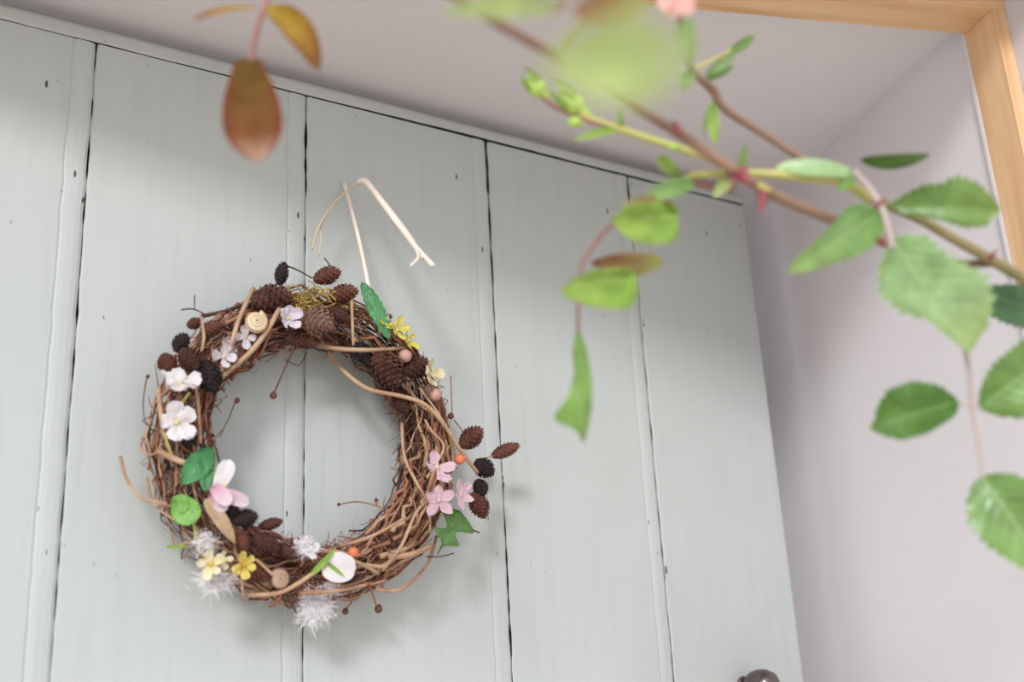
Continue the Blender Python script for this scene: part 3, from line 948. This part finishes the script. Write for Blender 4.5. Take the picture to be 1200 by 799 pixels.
flower(262, 655, .050, 4, 12, 'pt_cream', (0.1, 0.1), .4, rot=.2, wid=.8, centre='pt_yel')

# leaves tucked into the wreath
tag(wleaf('leaf', (250, 525, .044), (212, 568, .050), 44, 'lf_wreath', None, (-.3, .1), shape='rose', fold=.28, bend=.08, wave=.10, serr=.05), 'large green leaf')
wleaf('leaf', (240, 530, .046), (240, 576, .052), 30, 'lf_wreath', None, (.4, .1), shape='rose', fold=.25, bend=.06, wave=.10, serr=.05)
tag(wleaf('leaf', (206, 586, .046), (230, 612, .052), 32, 'lf_wlime', None, (-.2, .2), shape='round', fold=.15, bend=.06, wave=.16, serr=.05), 'bright green rounded leaf')
wleaf('leaf', (200, 592, .044), (222, 590, .050), 24, 'lf_wlime', None, (-.3, -.2), shape='round', fold=.2, bend=.08, wave=.14, serr=.05)
tag(wleaf('leaf', (424, 330, .040), (456, 398, .046), 30, 'lf_wreath', None, (-.2, -.1), shape='rose', fold=.25, bend=.06, wave=.12, serr=.08), 'long green leaf on the upper rim')
tag(wleaf('leaf', (538, 598, .048), (512, 650, .048), 52, 'lf_ivy', None, (.1, .2), shape='ivy', fold=.15, bend=.05, wave=.10, nl=30), 'lobed dark green ivy leaf')
tag(wleaf('leaf', (240, 584, .048), (276, 638, .054), 24, 'lf_dry', None, (.3, .3), shape='blade', fold=.5, bend=.06, wave=.05), 'curled beige dry leaf')
tag(wleaf('leaf', (362, 676, .052), (394, 642, .056), 11, 'lf_lime', None, (0, 0), shape='blade', fold=.4, bend=.04), 'lime green blade')
wleaf('leaf', (194, 641, .036), (222, 640, .044), 6, 'lf_lime', None, (0, 0), shape='blade', fold=.3, bend=.04)
stalk([(226, 612, .048), (230, 630, .048), (232, 642, .044)], .0007, 'stem_g', 'flower_stalk')
stalk([(193, 508, .050), (197, 522, .048), (202, 534, .044)], .0009, 'stem_g', 'flower_stalk')
stalk([(222, 460, .050), (212, 474, .050), (206, 488, .052)], .0009, 'stem_g', 'flower_stalk')


def berry(px, py, w, r, mat, label, dx=0.3, dy=0.6):
    p = wp(px, py, w)
    r *= depth_of(p) / F
    ax = (DN + DU * dx + UP * dy).normalized()
    o = lathe('berry', p - ax * r, ax, [(r * .2, 0), (r * .7, r * .25), (r * .98, r * .8), (r, r * 1.1), (r * .75, r * 1.65), (r * .3, r * 1.92), (r * .12, r * 1.85)], M[mat], wreath, 14)
    return tag(o, label)


berry(539, 538, .052, 6.5, 'berry_r', 'orange-red berry')
berry(414, 647, .052, 6.5, 'berry_r', 'small red and yellow berry')
berry(475, 417, .050, 8, 'berry_p', 'dusky pink berry')
berry(510, 462, .050, 8, 'berry_p', 'dusky brown berry')


def down(px, py, w, rad, count, sx=1.0, sy=1.0, label=None):
    """a tuft of downy feather barbs"""
    p = wp(px, py, w)
    k = depth_of(p) / F
    V, Fc = [], []
    for i in range(count * 3):
        d = Vector((random.gauss(0, 1), random.gauss(0, 1), random.gauss(0, 1))).normalized()
        d = DU * d.x * sx + UP * d.z * sy + DN * d.y * 0.6
        ln = rad * k * random.uniform(0.25, 1.15)
        p0 = p
        p = p + (DU * random.gauss(0, .3) * sx + UP * random.gauss(0, .3) * sy + DN * random.gauss(0, .15)) * rad * k
        ln *= .6
        a = p + d * ln * .05
        sd_ = Vector((random.gauss(0, 1), random.gauss(0, 1), random.gauss(0, 1))).normalized()
        m = p + d * ln * .55 + sd_ * ln * .22
        e = p + d * ln + sd_ * ln * .45 - UP * ln * .12
        p = p0
        t = d.cross(sd_)
        t = t.normalized() * 0.00012 if t.length > 1e-6 else UP * 0.0001
        b = len(V)
        V.extend([a - t, a + t, m - t * 1.3, m + t * 1.3, e - t * .3, e + t * .3])
        Fc.extend([[b, b + 1, b + 3, b + 2], [b + 2, b + 3, b + 5, b + 4]])
    for v in V:
        w_ = (v - HINGE).dot(DN)
        if w_ < 0.001: v += DN * (0.001 - w_)
    o = mesh_obj('down_feather', V, Fc, M['down'], wreath)
    o['kind'] = 'stuff'
    return tag(o, label)


down(370, 712, .036, 26, 620, 1.0, 1.0, 'white downy feather at the bottom')
down(252, 680, .044, 24, 460, 1.1, .7, 'white downy feather under the cream blossom')
down(240, 634, .046, 20, 200, 1.0, .9)
down(360, 642, .046, 17, 260, 1.1, .8)
down(268, 410, .040, 18, 160, .6, 1.1)
down(388, 690, .044, 14, 90, 1.2, .8)

# raffia tie the wreath hangs from
for pts, rad, mt in (
    ([(432, 338, .040), (424, 296, .034), (413, 250, .018), (403, 214, .003)], .0016, 'raffia'),
    ([(366, 292, .030), (372, 270, .028), (384, 248, .026), (404, 226, .028), (424, 213, .036)], .0008, 'raffia_d'),
    ([(374, 300, .030), (376, 280, .028), (377, 262, .026), (392, 240, .026)], .0006, 'raffia_d'),
    ([(421, 213, .034), (430, 214, .042), (450, 240, .056), (474, 272, .070), (490, 293, .078), (508, 312, .086)], .0024, 'raffia'),
    ([(430, 212, .040), (450, 237, .054), (476, 271, .068), (489, 291, .076), (494, 302, .084)], .0016, 'raffia'),
    ([(488, 292, .078), (490, 302, .088), (482, 311, .098)], .0014, 'raffia'),
):
    stalk(pts, rad, mt, 'raffia_strand', 0.9, 6)

# ------------------------------------------------------------------ climbing rose branch in front of the doorway
rose = empty('rose_branch', (0.80, 0.40, 0.0))
tag(rose, 'thorny climbing rose branch with green leaves and buds reaching in from the right', 'rose branch')


def cane(pts, mat, parent, name='stem', seg=8):
    """pts: (px, py, depth, width in px)"""
    return tube(name, [(at(a, b, d), w * 0.5 * d / F) for (a, b, d, w) in pts], M[mat], parent, seg, 6)


ext = [(at(1230, 345, .47), .0030), (Vector((.52, .40, 1.72)), .0034), (Vector((.64, .41, 1.66)), .0042), (Vector((.76, .428, 1.50)), .006),
       (Vector((.82, .430, 1.10)), .008), (Vector((.80, .428, 0.55)), .010), (Vector((.80, .420, 0.0)), .012)]
tube('main_stem', ext, M['stem_o'], rose, 8, 6)
cane([(1232, 346, .47, 15), (1165, 306, .47, 13), (1120, 281, .47, 12), (1080, 258, .47, 11), (1046, 243, .47, 11), (1018, 232, .465, 11)], 'stem_o', rose)
cane([(1022, 234, .465, 12), (985, 213, .46, 12), (940, 208, .46, 11), (900, 204, .46, 11), (850, 204, .46, 10), (812, 206, .46, 9), (796, 216, .455, 7)], 'stem_g', rose)
cane([(1165, 308, .475, 10), (1100, 308, .475, 11), (1040, 285, .47, 12), (1000, 268, .465, 12), (960, 251, .46, 13), (915, 232, .455, 14), (870, 206, .45, 14), (830, 180, .445, 13),
      (790, 153, .435, 12), (735, 120, .41, 11), (650, 65, .37, 12), (585, 28, .35, 13), (530, -8, .34, 12), (470, -60, .34, 10)], 'stem', rose)
cane([(985, 213, .465, 7), (945, 189, .475, 9), (895, 157, .48, 9), (850, 128, .48, 10), (835, 105, .478, 11), (812, 82, .47, 9), (800, 40, .45, 8), (795, -10, .44, 8)], 'stem', rose)
cane([(902, 226, .45, 9), (870, 206, .452, 9), (835, 187, .455, 10), (790, 172, .46, 9), (725, 151, .465, 9), (690, 138, .465, 7), (668, 126, .465, 5)], 'stem_g', rose)
cane([(725, 151, .465, 6), (690, 142, .465, 5), (660, 130, .467, 5), (645, 122, .467, 5), (634, 111, .467, 5)], 'stem_p', rose, 'bud_stalk')
cane([(700, 141, .465, 5), (684, 141, .465, 5), (673, 143, .465, 5)], 'stem_p', rose, 'bud_stalk')
cane([(800, 214, .45, 8), (760, 232, .445, 6), (715, 265, .44, 5), (690, 296, .44, 5), (680, 320, .44, 4.5), (677, 386, .44, 4)], 'stem_p', rose, 'leaf_stalk')
cane([(1000, 200, .455, 6), (1018, 220, .455, 8), (1032, 242, .452, 9), (1040, 266, .45, 9), (1046, 292, .448, 8)], 'stem_gr', rose, 'leaf_stalk')
cane([(1128, 396, .448, 6), (1135, 430, .448, 6), (1140, 478, .448, 6), (1148, 525, .448, 5.5), (1152, 566, .448, 5)], 'stem_gr', rose, 'leaf_stalk')
cane([(1104, 340, .452, 5), (1120, 376, .45, 5), (1129, 400, .448, 5)], 'stem_gr', rose, 'leaf_stalk')
cane([(1140, 474, .448, 5), (1130, 473, .448, 4), (1122, 472, .448, 3.5)], 'stem_gr', rose, 'leaf_stalk')
cane([(1140, 476, .448, 5), (1147, 476, .448, 4), (1152, 474, .448, 3.5)], 'stem_gr', rose, 'leaf_stalk')
cane([(858, 205, .455, 12), (852, 222, .46, 9), (820, 216, .46, 7), (800, 214, .458, 6)], 'stem_p', rose)
cane([(812, 82, .47, 5), (832, 72, .475, 4), (858, 58, .48, 3)], 'stem_g', rose, 'leaf_stalk')
cane([(735, 120, .41, 6), (760, 95, .30, 6), (810, 66, .167, 7)], 'stem_g', rose, 'leaf_stalk')
cane([(650, 65, .37, 7), (668, 40, .34, 6), (690, 18, .31, 6)], 'stem_g', rose, 'leaf_stalk')


def thorn(a, b, d, w):
    A, B = at(a[0], a[1], d), at(b[0], b[1], d - .004)
    m = A.lerp(B, .45) + UP * .0004
    return tube('thorn', [(A, w * .5 * d / F), (m, w * .28 * d / F), (B, .0001)], M['thorn'], rose, 8, 4)


for t_ in (((894, 226), (892, 252), .45, 16), ((868, 202), (878, 216), .446, 20), ((796, 156), (788, 140), .434, 14), ((1160, 303), (1170, 292), .468, 7), ((872, 208), (854, 214), .448, 14),
           ((1034, 286), (1030, 278), .447, 9), ((1028, 242), (1038, 232), .452, 9), ((836, 188), (826, 176), .45, 7)):
    thorn(*t_)


def bud(px, py, d, dx, dy, ln, wd, sep=True):
    p = at(px, py, d)
    k = d / F
    cx = R3 @ Vector((1, 0, 0))
    cy = R3 @ Vector((0, 1, 0))
    cz = R3 @ Vector((0, 0, 1))
    ax = (cx * dx - cy * dy + cz * .15).normalized()
    L_, w_ = ln * k, wd * k * .5
    o = lathe('bud', p - ax * L_ * .5, ax, [(w_ * .3, -L_ * .32), (w_ * .52, -L_ * .22), (w_ * .50, -L_ * .1), (w_ * .42, -.02 * L_), (w_ * .86, L_ * .16), (w_, L_ * .36), (w_ * .85, L_ * .6), (w_ * .45, L_ * .85), (w_ * .08, L_)], M['bud'], rose, 14)
    if sep:
        s = ax.cross(cz).normalized()
        q = ax.cross(s)
        for i in range(4):
            a = i * math.pi / 2 + .5
            r = s * math.cos(a) + q * math.sin(a)
            leaf('sepal', p - ax * L_ * .5 + r * w_ * .4, p + ax * L_ * (.75 if i else 1.0) + r * w_ * .35, r, w_ * 1.1, M['lf_lime'], o, 'blade', .15, .16, nl=8, nw=2)
    return o


bud(627, 101, .467, -.6, -.6, 27, 22)
bud(668, 119, .465, -.7, -.5, 36, 24)
bud(672, 143, .465, -.9, -.1, 16, 15, False)
bud(789, 173, .458, -.7, .2, 12, 11, False)
px_leaf('bract', (726, 151, .465), (672, 164, .462), 15, 'lf_lime', rose, 20, shape='blade', fold=.3, bend=.05)
px_leaf('bract', (728, 152, .465), (724, 126, .46), 12, 'lf_lime', rose, 30, shape='blade', fold=.4, bend=.05)
px_leaf('bract', (772, 182, .455), (800, 206, .455), 26, 'lf_lime', rose, 30, shape='blade', fold=.5, bend=.1, wave=.15)
px_leaf('bract', (796, 206, .455), (768, 184, .452), 14, 'lf_haze', rose, -40, shape='blade', fold=.4, bend=.15)
px_leaf('bract', (834, 120, .475), (839, 170, .472), 20, 'lf_lime', rose, 10, shape='blade', fold=.4, bend=.06)
px_leaf('bract', (836, 118, .475), (824, 160, .475), 9, 'lf_olive', rose, 30, shape='blade', fold=.4, bend=.06)
px_leaf('bract', (866, 203, .45), (874, 168, .45), 13, 'lf_olive', rose, 20, shape='blade', fold=.4, bend=.06)
px_leaf('bract', (858, 208, .452), (836, 232, .452), 22, 'lf_haze', rose, 20, shape='blade', fold=.4, bend=.06)
px_leaf('bract', (1000, 208, .455), (982, 226, .452), 18, 'lf_olive', rose, 20, shape='blade', fold=.4, bend=.06)
px_leaf('bract', (812, 84, .47), (800, 108, .46), 22, 'lf_olive', rose, 20, shape='blade', fold=.4, bend=.06)
# leaflets, right side
LF = (
    ((1008, 186, .458), (1088, 181, .470), 44, 'lf_dark', 52, dict(fold=.2, bend=.06)),
    ((1043, 240, .455), (1173, 247, .440), 1.05, 'lf_green', 8, dict(fold=.45, bend=.06, wave=.10,
        prof=([(0, 0), (.12, 14), (.28, 27), (.44, 28), (.48, 33), (.58, 38), (.75, 32), (.93, 14), (1, 0)], [(0, 0), (.1, 8), (.3, 10), (.5, 13), (.7, 20), (.88, 17), (1, 0)]))),
    ((1032, 247, .452), (920, 322, .430), 1.05, 'lf_green', -6, dict(fold=.25, bend=.08, wave=.08,
        prof=([(0, 0), (.1, 20), (.3, 27), (.5, 25), (.7, 17), (.9, 8), (1, 0)], [(0, 0), (.1, 18), (.3, 26), (.5, 19), (.7, 14), (.9, 9), (1, 0)]))),
    ((1046, 280, .448), (1136, 414, .440), 1.0, 'lf_pale', 6, dict(fold=.16, bend=.06, wave=.10,
        prof=([(0, 8), (.1, 33), (.3, 42), (.57, 64), (.73, 57), (.88, 36), (1, 0)], [(0, 4), (.12, 30), (.3, 46), (.5, 37), (.64, 17), (.8, 9), (1, 0)]))),
    ((1140, 340, .480), (1250, 370, .500), 80, 'lf_deep', 15, dict(fold=.25, bend=.06, wave=.10)),
    ((1124, 470, .448), (1018, 503, .440), 1.03, 'lf_dark', 6, dict(fold=.18, bend=.06, wave=.10,
        prof=([(0, 0), (.06, 10), (.18, 17), (.49, 25), (.78, 24), (.92, 12), (1, 0)], [(0, 0), (.06, 12), (.16, 25), (.41, 37), (.71, 35), (.86, 22), (.93, 8), (1, 0)]))),
    ((1146, 478, .448), (1250, 400, .440), 1.0, 'lf_green', 8, dict(fold=.40, bend=.08, wave=.10,
        prof=([(0, 0), (.1, 14), (.23, 26), (.36, 33), (.7, 34), (.9, 16), (1, 0)], [(0, 0), (.07, 19), (.27, 43), (.55, 46), (.8, 30), (1, 0)]))),
    ((1150, 557, .448), (1240, 690, .430), 1.0, 'lf_green', -6, dict(fold=.30, bend=.06, wave=.08,
        prof=([(0, 0), (.06, 24), (.19, 40), (.5, 50), (.8, 30), (1, 0)], [(0, 0), (.05, 22), (.11, 31), (.28, 45), (.48, 41), (.75, 22), (1, 0)]))),
    ((1002, 204, .458), (908, 198, .462), 44, 'lf_pale', 46, dict(fold=.2, bend=.06)),
    # drooping leaflets in the middle
    ((794, 252, .445), (715, 258, .435), 1.0, 'lf_lime', -6, dict(fold=.30, bend=.08, wave=.18, prof=([(0, 4), (.04, 24), (.2, 31), (.45, 30), (.7, 27), (.9, 14), (1, 0)], [(0, 3), (.06, 12), (.3, 17), (.6, 21), (.85, 14), (1, 0)]))),
    ((790, 240, .447), (728, 246, .440), 30, 'lf_red', 45, dict(fold=.35, bend=.12)),
    ((814, 214, .450), (754, 236, .445), 36, 'lf_green', 20, dict(fold=.30, bend=.10)),
    ((692, 306, .442), (776, 304, .450), 48, 'lf_red', 25, dict(fold=.45, bend=.10, wave=.1)),
    ((745, 322, .440), (655, 340, .425), 1.0, 'lf_lime', -6, dict(fold=.28, bend=.06, wave=.16, prof=([(0, 5), (.04, 25), (.2, 37), (.4, 34), (.7, 24), (.94, 11), (1, 0)], [(0, 3), (.06, 9), (.3, 14), (.6, 17), (.85, 9), (1, 0)]))),
    # small shoot leaves up by the stem
    ((826, 88, .478), (862, 58, .485), 26, 'lf_pale', 30, dict(fold=.3, bend=.06)),
    ((852, 62, .482), (884, 42, .485), 20, 'lf_green', 20, dict(fold=.3, bend=.06)),
    ((822, 94, .478), (860, 76, .485), 18, 'lf_green', 50, dict(fold=.3, bend=.06)),
    # nearest, strongly blurred leaves at the top edge
    ((814, 66, .165), (636, 82, .158), 100, 'lf_haze', 8, dict(fold=.22, bend=.06, wave=.06, shape='oval')),
    ((672, 14, .30), (762, 2, .29), 50, 'lf_red', 4, dict(fold=.3, bend=.08)),
    ((658, 6, .31), (515, 14, .27), 44, 'lf_haze', 8, dict(fold=.3, bend=.08)),
    ((664, 4, .33), (618, 20, .32), 30, 'lf_red', 20, dict(fold=.3, bend=.08)),
    ((806, 20, .36), (814, 80, .34), 34, 'lf_olive', 20, dict(fold=.3, bend=.08)),
)
for b_, t_, w_, mt, roll, kw in LF:
    px_leaf('leaf', b_, t_, w_, mt, rose, roll, serr=.07, nl=26, **kw)
# the twisted tip leaflet
px_leaf('leaf', (677, 384, .44), (684, 520, .43), 1.0, 'lf_olive', rose, 0, fold=.2, bend=.04, wave=.08, nl=30,
        prof=([(0, 1), (.2, 9), (.45, 14), (.7, 12), (.9, 5), (1, 0)], [(0, 1), (.2, 8), (.4, 7), (.6, 15), (.76, 33), (.81, 31), (.88, 8), (1, 0)]))
# pink rose petals at the top edge
fp = at(792, -12, .40)
fl = lathe('rose_flower', fp, UP, [(.002, -.002), (.004, 0), (.003, .003), (.0008, .004)], M['pt_rose'], rose, 12)
tag(fl, 'salmon pink rose petals')
for (px, w_, r_) in ((780, 24, 10), (794, 24, -15), (808, 20, 20), (788, 26, 40)):
    px_leaf('petal', (px, -14, .40), (px + 1, 20 if px != 780 else 14, .395), w_, 'pt_rose', fl, r_, shape='petal', fold=.3, bend=.1)

# ------------------------------------------------------------------ twig with autumn leaves hanging at the upper left
tw = empty('rose_twig', at(330, -60, .43))
tag(tw, 'drooping rose twig with three amber-brown autumn leaves, upper left', 'twig')
cane([(294, 76, .42, 7), (298, 50, .42, 7), (304, 25, .42, 7), (312, 4, .425, 8), (322, -40, .43, 9), (340, -110, .45, 10)], 'stem_p', tw)
tube('cane', [(at(340, -110, .45), .0019), (at(360, -200, .47), .0022), (at(380, -300, .50), .0028), (Vector((-.02, .459, 2.42)), .003)], M['stem_o'], tw, 8, 5)
px_leaf('leaf', (290, 68, .42), (302, 190, .40), 68, 'lf_autumn', tw, 6, serr=.03, fold=.25, bend=.04, nl=22, shape='obov')
px_leaf('leaf', (312, 8, .422), (376, 82, .415), 52, 'lf_gold', tw, 20, serr=.07, fold=.30, bend=.04, wave=.16, nl=22, side=-.14, twist=.6)
px_leaf('leaf', (306, 9, .424), (226, 26, .40), 30, 'lf_gold', tw, 68, serr=.06, fold=.3, bend=.05, nl=22)
